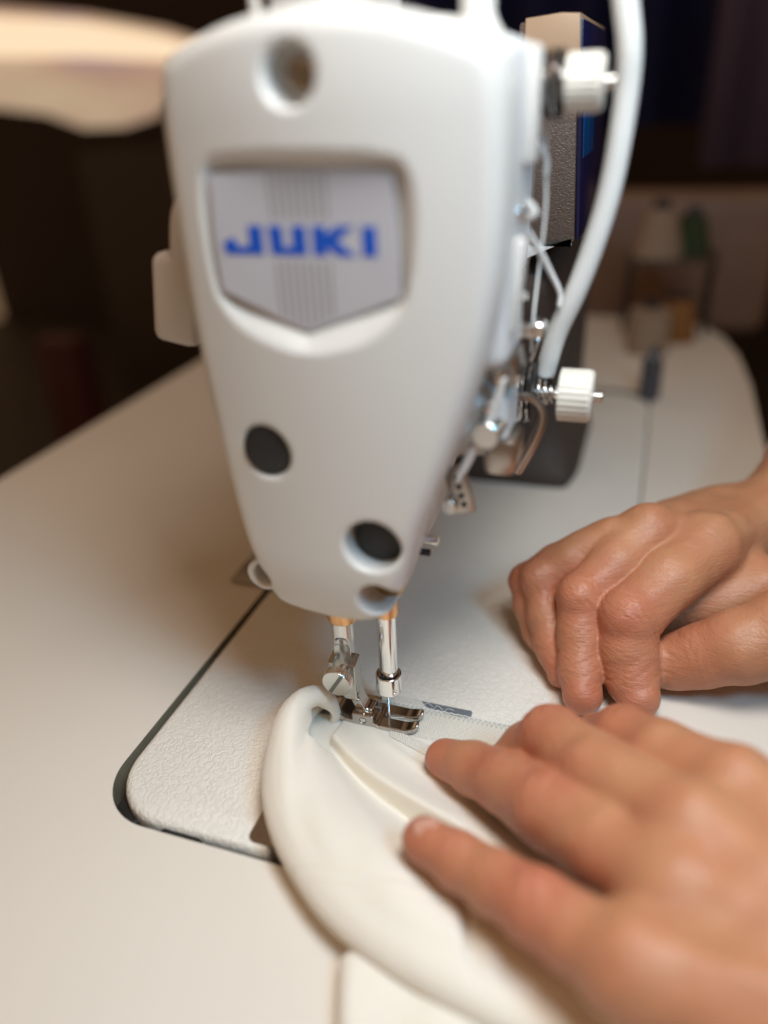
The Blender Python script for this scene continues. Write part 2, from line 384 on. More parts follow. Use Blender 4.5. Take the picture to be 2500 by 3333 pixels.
# ================================================================== TABLE
table = empty('sewing_table', 'cream laminate work table with a rounded cut-out holding the white machine bed', 'table')
def table_top():
    outer = [p for p in rrect(-900, -164, 640, 330, 45) if not (p[0] > 590 and p[1] < -110)]
    i0 = max(range(len(outer)), key=lambda i: (outer[i][0] < 0 and outer[i][1] < 0, outer[i][0], -outer[i][1]))
    outer = outer[:i0 + 1] + [(440, -164), (520, -159), (580, -148), (615, -130), (634, -100)] + outer[i0 + 1:]
    inner = rrect(-73, -88.3, 410, 91.8, 24, 14)[::-1]
    bm = bmesh.new()
    def ring(p, z): return [bm.verts.new((x, y, z)) for x, y in p]
    def loop(vs): return [bm.edges.new((vs[i], vs[(i + 1) % len(vs)])) for i in range(len(vs))]
    oi = 0.5
    ot = ring(outer, 0); it = ring([(x, y) for x, y in inner], 0)
    e = loop(ot) + loop(it)
    bmesh.ops.triangle_fill(bm, use_beauty=True, edges=e)
    ob = ring(outer, -38); ib = ring(inner, -38)
    for a, b in ((ot, ob), (it, ib)):
        for i in range(len(a)): bm.faces.new((a[i], a[(i + 1) % len(a)], b[(i + 1) % len(a)], b[i]))
    bmesh.ops.recalc_face_normals(bm, faces=bm.faces)
    bm.normal_update()
    for f in bm.faces:
        if abs(f.normal.z) < 0.5: f.material_index = 1
        elif f.normal.z < 0: f.normal_flip()
    for v in bm.verts: v.co *= S
    me = bpy.data.meshes.new('table_top'); bm.to_mesh(me); bm.free()
    o = link('table_top', me, TABM, table, smooth=False); me.materials.append(TABE); return o
table_top()
for (x, y) in ((-850, -120), (-850, 285), (590, -120), (590, 285)):
    box('table_leg', (x - 20, y - 20, -750), (x + 20, y + 20, -38.5), DARKM, table, 3)
box('machine_pan', (-78, -98, -60), (415, 98, -38.5), BLACK, table, 1)

# ================================================================== SEWING MACHINE
mach = empty('sewing_machine', 'white industrial sewing machine with blue lettering on a silver badge', 'sewing machine')

# bed: rounded plate, recessed at its left end beside the slide plate
bed_poly = rrect(-70, -87.9, 404, 89.6, 26, 14)
bed_poly = [p for p in bed_poly]
# insert the recess on the short left edge (walk: after the upper-left corner the outline goes down x=-70)
out = []
for i, p in enumerate(bed_poly):
    out.append(p)
    q = bed_poly[(i + 1) % len(bed_poly)]
    if abs(p[0] + 70) < 1e-6 and abs(q[0] + 70) < 1e-6 and p[1] > q[1]:
        out += [(-70, 21), (-63, 18), (-63, -25), (-70, -28)]
bed = plate('bed', out, -24, 0, BEDM, mach, 3.0, seg=4)
plate('slide_plate', rrect(-67.5, -29, -11, 29.6, 3.0, 5), -1.2, 0.45, NICKEL, mach, 0.35)
plate('needle_plate', rrect(-10.6, -31, 14.6, 29.6, 1.0, 5), -1.2, 0.45, PLATE, mach, 0.3)
for y in (-24, 24):
    revolve('plate_screw', [(0, 2.6), (0.25, 2.6), (0.4, 2.2)], (6, y, 0.45), (0, 0, 1), STEEL, mach, 24)
for k, x in enumerate((-3.6, 0.0, 3.6)):
    V = []; Fc = []
    n = 16
    for i in range(n + 1):
        y = -10 + 20 * i / n; z = 0.9 if i % 2 else 0.5
        V += [(x - 0.7, y, -1), (x + 0.7, y, -1), (x + 0.7, y, z), (x - 0.7, y, z)]
    for i in range(n):
        for j in range(4): Fc.append((i * 4 + j, i * 4 + (j + 1) % 4, (i + 1) * 4 + (j + 1) % 4, (i + 1) * 4 + j))
    raw('feed_dog', V, Fc, DARKM, mach, smooth=False)
revolve('bed_cushion', [(-26, 8.5), (-3.2, 8.5), (-2.2, 7.5)], (-72.0, 54, 0), (0, 0, 1), BLACK, mach, 32)
revolve('bed_cushion', [(-26, 7), (-6, 7), (-5, 6)], (-63.5, 79, 0), (0, 0, 1), BLACK, mach, 32)

hg = box('bed_hinge', (72, 86, 0.6), (104, 112, 3.0), SATIN, mach, 1.0)
box('hinge_rubber', (80, 84, 0.5), (98, 98, 9), BLACK, hg, 2.5)
# head outline in the y-z plane
OUT = [(44.4, 233.7), (30.6, 238.3), (17.5, 240.7), (5.3, 241.3), (-6.4, 240.8), (-17.6, 239.8), (-28.5, 236.9), (-37.0, 234.0), (-42.0, 230.8), (-43.3, 224.7), (-43.8, 215.2), (-43.9, 205.3), (-43.7, 191.3), (-42.6, 176.1), (-40.1, 161.3), (-36.1, 146.1), (-30.8, 130.5), (-25.0, 114.6), (-19.9, 100.8), (-16.5, 86.4), (-12.9, 74.8), (-8.4, 68.5), (-0.4, 65.0), (11.1, 64.4), (22.8, 64.9), (31.1, 66.0), (34.6, 70.5), (37.5, 82.3), (40.5, 90.1), (42.9, 102.5), (45.4, 120.5), (47.5, 138.5), (49.2, 157.3), (49.7, 173.1), (49.7, 190.5), (49.5, 206.6), (48.8, 221.6), (47.4, 230.0)]
outl = Poly(OUT, smooth=2)
badge_p = [(33.5, 205.6), (20, 206.6), (7.0, 206.9), (-5, 206.6), (-17.2, 205.9), (-17.8, 193.7), (-18.3, 175.5), (9.2, 165.5), (34.1, 176.0), (34.5, 190.7)]
badge = Poly(badge_p, smooth=0)
pocket = Poly([(35.1, 208.9), (30.2, 211.4), (4.8, 211.9), (-17.2, 210.5), (-22.1, 207.1), (-23.9, 199.0), (-23.4, 187.1), (-21.0, 174.4), (-15, 167), (-6.5, 162.1), (10.0, 158.9), (27.2, 163.6), (34.5, 170), (37.9, 179.0), (38.0, 199.1)], smooth=2)
HOLES = [(6.9, 227.4, 6.8, -18), (25.8, 127.9, 8.3, -22), (-7.3, 99.6, 8.9, -15), (-7.6, 78.5, 6.4, -14)]
def xfront(y, z):
    x = -28 + 0.0034 * (y - 2) ** 2 + 0.003 * np.maximum(z - 218, 0) ** 2 + 0.006 * np.maximum(92 - z, 0) ** 2
    do = pocket(y, z); di = badge(y, z)
    t = np.clip(-do, 0, None) / (np.clip(-do, 0, None) + np.maximum(di, 0) + 1e-3)
    t = np.where(do < 0, t, 0); t = t * t * (3 - 2 * t) * 0.5 + t * 0.5
    return x + 4.6 * t
def face_fn(P):
    x, y, z = P[:, 0], P[:, 1], P[:, 2]
    d = smax(outl(y, z), (xfront(y, z) - x) * 0.8, 6.0)
    d = smax(d, x + 5.5, 1.0)
    boss = scyl(P, (37.0, 76.8), 0, 5.6, -19, -6)
    d = smin(d, boss - 0.5, 1.5)
    for (cy, cz, r, bot) in HOLES:
        d = smax(d, -scyl(P, (cy, cz), 0, r, -60, bot), 1.6)
    d = smax(d, -scyl(P, (36.4, 77.2), 0, 4.2, -60, -13), 1.2)
    return d
face = sdf_mesh('face_plate', face_fn, (-34, -50, 58), (-2, 56, 248), 0.9, PAINT, mach)

def xf(y, z): return float(xfront(np.array([y], np.float32), np.array([z], np.float32))[0])
plate('badge', badge_p, -24.4, -22.9, BADGE, face, 0.25, axis='x', smooth=False)
BX = -24.42
def flat(name, poly, x0, x1, m, parent): return plate(name, poly, x0, x1, m, parent, 0, axis='x', smooth=False)
bd = bpy.data.objects['badge']
Lt = {'J': [(0.3, -0.2), (11.8, -0.2), (11.8, 7.2), (7.7, 7.2), (7.7, 1.9), (4.2, 1.9), (3.1, 4.2), (-0.3, 2.8)],
      'U': [(13.7, 7.2), (17.7, 7.2), (17.7, 1.9), (20.4, 1.9), (20.4, 7.2), (24.4, 7.2), (24.4, -0.2), (14.1, -0.2)],
      'K': [(26.3, -0.2), (26.3, 7.2), (30.1, 7.2), (30.1, 5.1), (33.0, 7.2), (38.0, 7.2), (33.0, 3.6), (38.4, -0.2), (33.2, -0.2), (30.1, 2.1), (30.1, -0.2)],
      'I': [(40.0, -0.2), (43.9, -0.2), (43.9, 7.2), (40.0, 7.2)]}
for ch, p in Lt.items():
    flat('letter', [(31.4 - a, 186.1 + b) for a, b in p], BX - 0.12, BX + 0.3, BLUE, bd if False else face)['label'] = 'blue capital letter ' + ch
for k in range(8):
    y = 16.6 - k * 2.2; zb = 165.5 + abs(y - 9.2) * 0.42 + 1.2
    for (z0, z1) in ((195.0, 205.8), (zb, 184.2)):
        flat('badge_stripe', [(y, z0), (y - 0.9, z0), (y - 0.9, z1), (y, z1)], BX - 0.03, BX + 0.3, GREYL, face)

# plugs and screws in the face plate
revolve('rubber_plug', [(0, 8.25), (1.2, 8.3), (2.2, 8.0), (2.6, 7.2)], (xf(25.8, 127.9) + 3.1, 25.8, 127.9), (-1, 0, 0), BLACK, face, 40)
revolve('rubber_plug', [(0, 8.0), (3.6, 8.0), (4.2, 7.6), (4.5, 6.8)], (-17.0, -8.0, 99.2), (-1, 0, 0), BLACK, face, 40)
def screw(y, z, x, r, m, parent, a=30):
    o = revolve('screw', [(0, r), (1.6, r), (2.0, r - 0.5)], (x, y, z), (-1, 0, 0), m, parent, 32)
    box('screw_slot', (x - 2.15, y - r * 0.85, z - 0.4), (x - 1.6, y + r * 0.85, z + 0.4), BLACK, o, 0, rot=Matrix.Rotation(R(a), 3, 'X'))
screw(6.9, 227.4, -17.5, 4.2, NICKEL, face, 20)
screw(35.6, 77.8, -12.6, 2.8, STEEL, face, 60)
revolve('screw_seat', [(0, 6.2), (0.5, 6.2), (0.7, 5.8)], (-13.6, -7.6, 78.5), (-1, 0, 0), BRASS, face, 32)
screw(-9.4, 80.2, -14.2, 3.4, STEEL, face, 100)

# casting: head, arm, pillar
def cast_fn(P):
    x, y, z = P[:, 0], P[:, 1], P[:, 2]
    d = smax(outl(y, z) + 2.0, np.maximum(-5.2 - x, x - 38), 3)
    arm = sbox(P, (20, -30, 150), (330, 36, 238), 14)
    d = smin(d, arm, 14)
    side = sbox(P, (-4, -42.6, 150), (26, -20, 234), 4)            # raised side face carrying the thread guides
    d = smin(d, side, 3)
    d = smin(d, sbox(P, (4, -42, 118), (30, -20, 141), 5), 6)      # boss of the lower tension
    return d
cast = sdf_mesh('casting', cast_fn, (-10, -62, -8), (356, 66, 246), 2.0, PAINT2, mach)
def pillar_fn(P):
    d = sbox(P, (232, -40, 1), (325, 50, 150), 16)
    d = smin(d, sbox(P, (62, -37, 118), (300, 40, 153), 8), 14)  # lower arm, given the same painted shade as the pillar
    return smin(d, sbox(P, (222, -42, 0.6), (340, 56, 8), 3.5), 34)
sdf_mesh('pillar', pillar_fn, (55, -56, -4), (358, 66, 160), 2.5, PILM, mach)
for x, y, r, h in ((15, 34, 2.2, 30), (15, -29, 4.4, 30)):
    revolve('thread_post', [(-6, r + 3), (0, r + 2.0), (2, r + 0.6), (4, r), (h, r), (h + 1, r - 0.8)], (x, y, 236), (0, 0, 1), PAINT, mach, 28)
box('top_cover', (8, 8, 240), (70, 27.5, 275), PAINT, mach, 3)

# bars, bushings, clamp, needle
revolve('needle_bar', [(0, 3.3), (0.6, 3.62), (60, 3.62)], (0, -0.9, 20), (0, 0.0, 1), CHROME, mach, 56)
revolve('needle_bar_bushing', [(0, 3.7), (0.2, 4.3), (0.6, 4.5), (14, 4.5)], (0, -1.1, 53.8), (0, 0, 1), BRONZE, mach, 56)
revolve('presser_bar_bushing', [(0, 4.6), (0.3, 5.6), (0.9, 5.9), (16, 5.9)], (0, 16.6, 48.3), (0, 0, 1), BRONZE, mach, 56)
def collar_fn(P):
    d = scyl(P, (0, -0.6), 2, 4.9, 17.4, 25.3) - 0.12
    d = smax(d, -scyl(P, (0, -0.6), 2, 4.05, 24.0, 40), 0.3)
    q = P - np.array((-4.5, 3.6, 17.0), np.float32)
    d = smax(d, -((np.abs(q[:, 2]) < 99) * (3.2 - np.sqrt(q[:, 1] ** 2 + q[:, 2] ** 2) * -1 - 6.4) * 1.0) * 0 - 99, 0.3) if False else d
    d = smax(d, -scyl(P, (-3.6, 19.4), 1, 0.75, -9, -3.5), 0.2)
    return d
col = sdf_mesh('needle_clamp', collar_fn, (-6, -7, 15), (6, 6, 28), 0.3, CHROME, mach)
revolve('clamp_hole', [(0, 1.25), (0.35, 1.25), (0.4, 1.2)], (-3.35, 0.9, 25.2), (-0.95, 0.3, 0.15), BLACK, mach, 24)
revolve('needle', [(-4, 0.1), (-1, 0.42), (4, 0.45), (13, 0.5), (14.5, 0.85), (22, 0.85)], (0, 0, 0), (0, 0, 1), CHROME, mach, 20)

def bar_fn(P):
    d = scyl(P, (0, 17), 2, 4.2, 13, 75)
    c = sbox(P, (-9, 8, 5), (-1.6, 26, 36.5), 0.3)
    c2 = capsule(P, (-4.8, 16.6, 34), (-4.8, 16.6, 38.5), 3.3, 3.3)
    d = smax(d, -smin(c, c2, 0.5), 0.15)
    d = smax(d, -sbox(P, (-9, 6, 5), (9, 13.9, 39), 0.3), 0.15)
    return d
sdf_mesh('presser_bar', bar_fn, (-6, 11, 11), (6, 23, 78), 0.4, STEEL, mach)

def foot_fn(P):
    x, y, z = P[:, 0], P[:, 1], P[:, 2]
    rise = 0.055 * np.maximum(-6.5 - y, 0) ** 2 + 0.035 * np.maximum(y - 13, 0) ** 2
    Q = P.copy(); Q[:, 2] = z - rise
    sole = sbox(Q, (-6.5, -13.8, 0.8), (6.5, 21, 3.1), 0.45)
    slot = sbox(P, (-1.0, -30, -5), (1.15, 1.6, 20), 1.0)
    sole = smax(sole, -slot, 0.5)
    # rounded toe
    toe = np.sqrt(((np.abs(x) - 3.4) / 3.1) ** 2 + ((y + 9.5) / 4.1) ** 2) * 3.1 - 3.1
    sole = np.where(y < -9.5, smax(sole, toe, 0.5), sole)
    groove = sbox(P, (-9, 2.2, 2.6), (9, 3.0, 9), 0.2); sole = smax(sole, -groove, 0.4)
    lug = np.minimum(sbox(P, (-6.4, 4.6, 1.5), (-3.5, 13.6, 6.6), 0.7), sbox(P, (3.3, 4.6, 1.5), (6.3, 13.6, 6.6), 0.7))
    d = smin(sole, lug, 0.5)
    mid = sbox(P, (-3.3, 6.0, 2.9), (3.1, 12.0, 7.4), 0.8)
    Q2 = P.copy(); Q2[:, 1] = y - (13.4 - np.clip(15 - z, 0, 12) * 0.34); Q2[:, 0] = x * 1.0 + 1.4 - np.clip(15 - z, 0, 12) * 0.10
    shank = smin(sbox(Q2, (-3.0, -2.0, 4.0), (3.0, 2.2, 16.5), 0.5), mid, 1.5)
    blk = sbox(P, (-5.0, 11.4, 12.5), (1.6, 22.6, 31.0), 0.45)
    slant = (z - 31.3) * 0.9 + np.abs(y - 17) * 0.16 + (x + 5) * -0.25 + 0.9
    blk = smax(blk, slant, 0.3)
    blk = smax(blk, -sbox(P, (-9, 14.1, 21), (9, 19.9, 60), 0.3), 0.4)
    blk = smax(blk, -((y - 12.2) * 0.5 + (z - 12.0) * 0.86 + 0.0 - (y > 99)) * 0 - 99, 0.3) if False else blk
    low = (17.5 - z) - (22.0 - y) * 0.85                            # sloping underside towards the back
    blk = smax(blk, low * 0.76, 0.5)
    d = smin(d, smin(shank, blk, 1.2), 0.4)
    d = smax(d, -scyl(P, (9.0, 4.0), 0, 1.45, -9, -5.9), 0.25)
    return d
foot = sdf_mesh('presser_foot', foot_fn, (-8, -16, -1), (8, 25, 34), 0.28, NICKEL, mach)
revolve('hinge_pin', [(0, 1.15), (0.6, 1.15), (0.75, 0.95)], (-5.7, 9.0, 4.0), (-1, 0, 0), STEEL, foot, 24)
fs = revolve('foot_screw', [(0, 2.2), (4.6, 2.2), (4.8, 2.2), (5.0, 5.2), (5.4, 5.75), (9.0, 5.75), (9.3, 5.45)], (-4.0, 15.9, 27.0), (-1, 0, 0), CHROME, foot, 132,
        rf=lambda k, t: 1.0 if t < 5.2 or t > 9.1 else (1.0, 0.97, 0.97)[k % 3])
fs.data.materials.append(STEELF)
for p in fs.data.polygons:
    if abs(p.normal.x) > 0.9 and p.center.x < -0.0132: p.material_index = 1
box('screw_slot', (-13.5, 15.9 - 0.75, 27 - 5.1), (-13.24, 15.9 + 0.75, 27 + 5.1), SLOTM, foot, 0, rot=Matrix.Rotation(R(31), 3, 'X'))

# tension units: stud > discs, spring, knob
def tension(x, y0, z, rk, lk, ko, parent):
    stud = revolve('tension_stud', [(0, 3.4), (3.5, 3.4), (3.6, 1.8), (ko + lk + 2.8, 1.8), (ko + lk + 3.1, 1.5)], (x, y0, z), (0, -1, 0), CHROME, parent, 28)
    revolve('tension_base', [(0, rk), (1.4, rk * 1.08), (2.2, rk * 1.08), (2.4, 4)], (x, y0 - 0.5, z), (0, -1, 0), DARKM, stud, 40)
    for dy, r_, mt in ((3.0, 1.22, BLACK), (4.2, 1.16, CHROME), (5.2, 0.7, CHROME), (6.4, 1.2, DARKM), (7.6, 1.12, CHROME), (8.8, 1.22, BLACK)):
        revolve('tension_disc', [(0, 2), (0.35, rk * r_), (0.75, rk * r_), (1.0, 2)], (x, y0 - dy, z), (0, -1, 0), mt, stud, 48)
    hel = []
    for i in range(60):
        a = i / 60 * 2 * math.pi * 3.2; t = i / 60; rr = 4.6 - 2.2 * t
        hel.append((x + rr * math.cos(a), y0 - 10.2 - (ko - 11.2) * t, z + rr * math.sin(a)))
    tube('beehive_spring', hel, 0.5, CHROME, stud, 8, 2)
    if ko > 14: box('release_lever', (x - 1, y0 - ko + 0.6, z - 8), (x + 1, y0 - ko + 2.2, z + 6), DARKM, stud, 0.4, rot=Matrix.Rotation(R(-22), 3, 'X'))
    n = 26 * 6
    prof = [(0, rk * 0.90), (0.25, rk), (lk * 0.80, rk), (lk * 0.93, rk * 0.97), (lk, rk * 0.88), (lk, 2.2)]
    revolve('tension_knob', prof, (x, y0 - ko, z), (0, -1, 0), CREAM, stud, n,
            rf=lambda k, t: (1.0 if t < 0.3 or t > lk * 0.9 else (1.0, 1.0, 1.0, 0.955, 0.94, 0.955)[k % 6]))
    for i in range(5):
        revolve('stud_thread', [(0, 1.8), (0.25, 2.05), (0.5, 1.8)], (x, y0 - ko - 0.2 - lk - i * 0.6, z), (0, -1, 0), STEEL, stud, 20)
    return stud
tension(40, -36.0, 128.8, 9.0, 11.4, 17.8, mach)
tension(30, -40.0, 222.6, 7.4, 10.0, 11.0, mach)
bracket = box('tension_bracket', (24, -38.2, 114), (52, -34.0, 146), PAINT2, mach, 3)
bl = box('tension_block', (3, -45.5, 113), (22, -35, 125.5), SATIN, mach, 2.5)
cyl('adjusting_screw', (8, -37.6, 129.5), (-3, -37.0, 129.5), 4.2, STEEL, mach)
tube('thread_hook', [(22, -37.5, 131.8), (27, -41.5, 131.6), (30, -45.5, 130.6), (31, -49.0, 126.5), (31, -49.2, 121.0), (30, -46.2, 112.0), (30, -42.0, 102.5)], lambda t: 1.5 if t < .5 else 1.5 + 0.4 * min(1, (t - .5) * 5), SATIN, mach)
tube('casting_rim', [(2, -41, 147), (1, -38.5, 136), (0, -34, 126), (0, -30.5, 118), (0, -27.5, 112)], 1.5, PAINT, mach)
clip = box('thread_clip', (-1, -32.0, 100.5), (1.5, -25.0, 117), SATIN, mach, 0.5, rot=Matrix.Rotation(R(-14), 3, 'X'))
for k in range(4): revolve('clip_hole', [(0, 1.0), (0.4, 1.0), (0.5, 0.9)], (-0.9, -30.2 + k * 0.85, 104 + k * 3.1), (-1, 0, 0), BLACK, clip, 14)
cyl('clip_screw', (1, -26.0, 103.5), (-3.5, -25.5, 103.5), 2.6, STEEL, mach)
tube('check_spring', [(36, -44.0, 141), (38, -45.5, 146), (40, -45.8, 148.5), (43, -45.2, 146)], 0.5, CHROME, mach)
for (x, y, z, r) in ((2, -39.6, 147, 2.6), (1, -36.5, 137.5, 2.2), (8, -42.9, 192, 2.4), (12, -42.9, 176, 1.8)):
    g_ = revolve('guide_screw', [(0, r), (1.6, r), (2.1, r - 0.6)], (x, y + 0.4, z), (-0.35, -0.93, 0.05), CHROME, mach, 24)
    revolve('screw_recess', [(0, r * .35), (0.25, r * .35), (0.3, r * .3)], Vector((x, y + 0.4, z)) + Vector((-0.35, -0.93, 0.05)) * 2.0, (-0.35, -0.93, 0.05), BLACK, g_, 8)
box('guide_plate', (4, -44.2, 143), (22, -42.2, 152), SATIN, mach, 0.6, rot=Matrix.Rotation(R(-12), 3, 'X'))
box('guide_slot', (9, -46.2, 145), (15, -43.2, 147), BLACK, mach, 0.3)
gd = box('thread_guide', (20, -47.0, 153.6), (27, -38, 157.0), STEEL, mach, 0.8)
cyl('guide_post', (30, -47.5, 155.3), (22, -47.5, 155.3), 2.4, CHROME, mach)
cyl('guide_pin', (24, -44, 166), (24, -38, 165), 1.2, STEEL, mach)
ey = [(20 + 0.3 * math.sin(a), -41.5 - 3.6 * math.cos(a), 190 + 3.2 * math.sin(a)) for a in [2 * math.pi * k / 20 for k in range(17)]]
tube('thread_eyelet', [(20, -38, 186.5)] + ey, 1.15, PAINT, mach, 12, 3)
box('lever_guard', (3, -45.0, 160), (8, -41.6, 186), PAINT, mach, 1.3, rot=Matrix.Rotation(R(4), 3, 'X'))
box('lever_guard', (10, -46.2, 204), (18, -42.2, 232), PAINT, mach, 1.4)
plate('warning_sticker', [(-41.5, 0), (-41.5, 1), (-41.5, 1)] and [(0, 196.5), (7, 196.5), (3.5, 209)], -42.98, -42.5, YELLOW, mach, 0, smooth=False)
st = bpy.data.objects['warning_sticker']
for v in st.data.vertices:                                          # plate() extruded along z; turn it onto the side face
    a, b, c = v.co; v.co = (a, c, b)
cyl('bar_stud', (6, -14, 84.5), (6, -19.5, 84.5), 1.5, CHROME, mach, r1=1.9)
cyl('bar_stud', (6, -12, 79), (6, -16.5, 79), 1.3, DARKM, mach)

# hand lifter on the back of the head
lv = box('lifter_lever', (5, 63, 149), (16, 80, 179), LEVER, mach, 3.5, seg=3, rot=Matrix.Rotation(R(10), 3, 'X'))
tube('lever_arm', [(10, 44, 198), (10, 58, 197), (10, 63.5, 192), (10, 66, 184), (10, 68, 172)], 4.5, LEVER, lv)
box('lever_stop', (8, 50, 148), (16, 62, 160), BLACK, lv, 2)

# control panel
pan = box('control_panel', (110, -46, 166), (212, -25, 243), PANELM, mach, 1.2, rot=Matrix.Rotation(R(-3.2), 3, 'X'))
plate('panel_lit_band', [(-25.2, 226), (-25.2, 243.5), (-38, 244.5), (-44.6, 244.0), (-45.8, 226)], 109.2, 211, mat('lit_panel_tan', (0.36, 0.24, 0.15), 0.5, var=(0.03, 0.1)), pan, 1.0, axis='x')  # tan band paints the light on the top of the end face
fr = box('panel_front', (110.6, -47.6, 167), (211, -46.2, 242), NAVY, pan, 0.6, rot=Matrix.Rotation(R(-3.2), 3, 'X'), piv=(161, -35.5, 204.5))
box('panel_screen', (119, -47.9, 196), (158, -47.0, 213), SCREEN, pan, 0.2, rot=Matrix.Rotation(R(-3.2), 3, 'X'), piv=(161, -35.5, 204.5))
plate('panel_flange', [(-24, 158), (-30, 165.5), (-46.8, 165.5), (-46.8, 168)], 109, 111.5, PAINT2, pan, 0.2, axis='x')

# ================================================================== CABLE AND THREADS
cable = tag(tube('cable', [(47, -47.5, 133), (46, -50.8, 148.0), (45, -55.9, 161.5), (45, -60.1, 175.2), (45, -63.5, 189.9), (45, -65.3, 203.6), (45, -66.3, 219.7), (44, -65.9, 231.1), (44, -63.5, 243), (44, -60, 262), (43, -54, 285)], 3.5, CABLE, None, 24, 10),
            'thick white rubber cable bowing down to the lower tension knob', 'cable')
tag(tube('cord', [(20, -40.5, 187.5), (24, -42.0, 185.3), (32, -45.3, 178), (38, -48.6, 170), (41, -51.6, 163.0), (41, -51.6, 158.6)], lambda t: 1.25 - 0.55 * t, THREAD, None, 10, 8),
    'soft white cord hanging from the eyelet beside the machine head', 'cord')
th = tag(tube('sewing_thread', [(33, -45.2, 215), (35, -45.9, 200), (35, -46.3, 187.7), (34, -45.3, 170), (30, -45.0, 157), (36, -44.0, 144.2)], 0.38, THREAD, None, 8, 6),
    'fine white sewing thread running down between the two tension knobs', 'thread')
tag(tube('sewing_thread', [(26, -41.8, 214), (31, -44, 208), (34, -45.9, 203.5), (34.5, -46, 199)], 0.65, THREAD, None, 8, 6),
    'short white thread slanting under the upper tension knob', 'thread')
tag(tube('sewing_thread', [(-0.9, -0.3, 21), (-1.0, -0.35, 10), (-0.6, -0.5, 3.5), (-0.2, -3, 3.0), (0.3, -6, 3.4)], 0.13, THREAD, None, 6, 6),
    'very thin white thread passing down the needle through the foot slot', 'thread')

# ================================================================== FABRIC
A1 = [(-6.0, 22.0, 3.5, 3.4), (-6.8, 23.2, 10.5, 3.7), (-10.5, 25.4, 16.5, 4.0), (-15.8, 29.0, 18, 4.4), (-23.4, 31.2, 15.6, 5.4), (-37.0, 28.6, 12.5, 6.0), (-53.5, 22.6, 10.6, 6.0), (-67.2, 12.4, 10, 6.0), (-78.1, 0.2, 10, 6.0), (-87.0, -12.8, 10, 6.0), (-93.5, -28.3, 10.5, 6.2), (-98.0, -45.5, 11, 6.5), (-101.5, -64.0, 11, 6.5), (-106, -90, 11, 6.5), (-112, -130, 11, 6.5)]
def respl(pts, n=4):
    P4 = [np.array(p, float) for p in pts]; out = []
    for i in range(len(P4) - 1):
        p0 = P4[max(i - 1, 0)]; p1 = P4[i]; p2 = P4[i + 1]; p3 = P4[min(i + 2, len(P4) - 1)]
        for k in range(n):
            t = k / n; out.append(0.5 * ((2 * p1) + (p2 - p0) * t + (2 * p0 - 5 * p1 + 4 * p2 - p3) * t * t + (3 * p1 - p0 - 3 * p2 + p3) * t ** 3))
    out.append(P4[-1]); return out
A1s = respl(A1, 3)
CREASE = respl([(-13, 27), (-17.5, 21.0), (-27.7, 8.7), (-36, -4.1), (-43.3, -19), (-50.6, -36.5), (-57.9, -55.5), (-66.3, -76.3), (-78, -105), (-84, -140)], 3)
RPATH = respl([(p[0], p[1]) for p in A1[3:]], 3)
def pline(x, y, pts):
    """signed distance to a polyline (positive on its left) and arc fraction"""
    best = None; sg = None; pr = None; n = len(pts) - 1
    for i in range(n):
        a = pts[i]; e = pts[i + 1] - a; t = np.clip(((x - a[0]) * e[0] + (y - a[1]) * e[1]) / (e @ e), 0, 1)
        qx = x - a[0] - t * e[0]; qy = y - a[1] - t * e[1]; d2 = qx * qx + qy * qy
        s_ = np.sign(e[0] * (y - a[1]) - e[1] * (x - a[0]))
        if best is None: best, sg, pr = d2, s_, (i + t) / n
        else:
            m_ = d2 < best; best = np.where(m_, d2, best); sg = np.where(m_, s_, sg); pr = np.where(m_, (i + t) / n, pr)
    return np.sqrt(best) * sg, pr
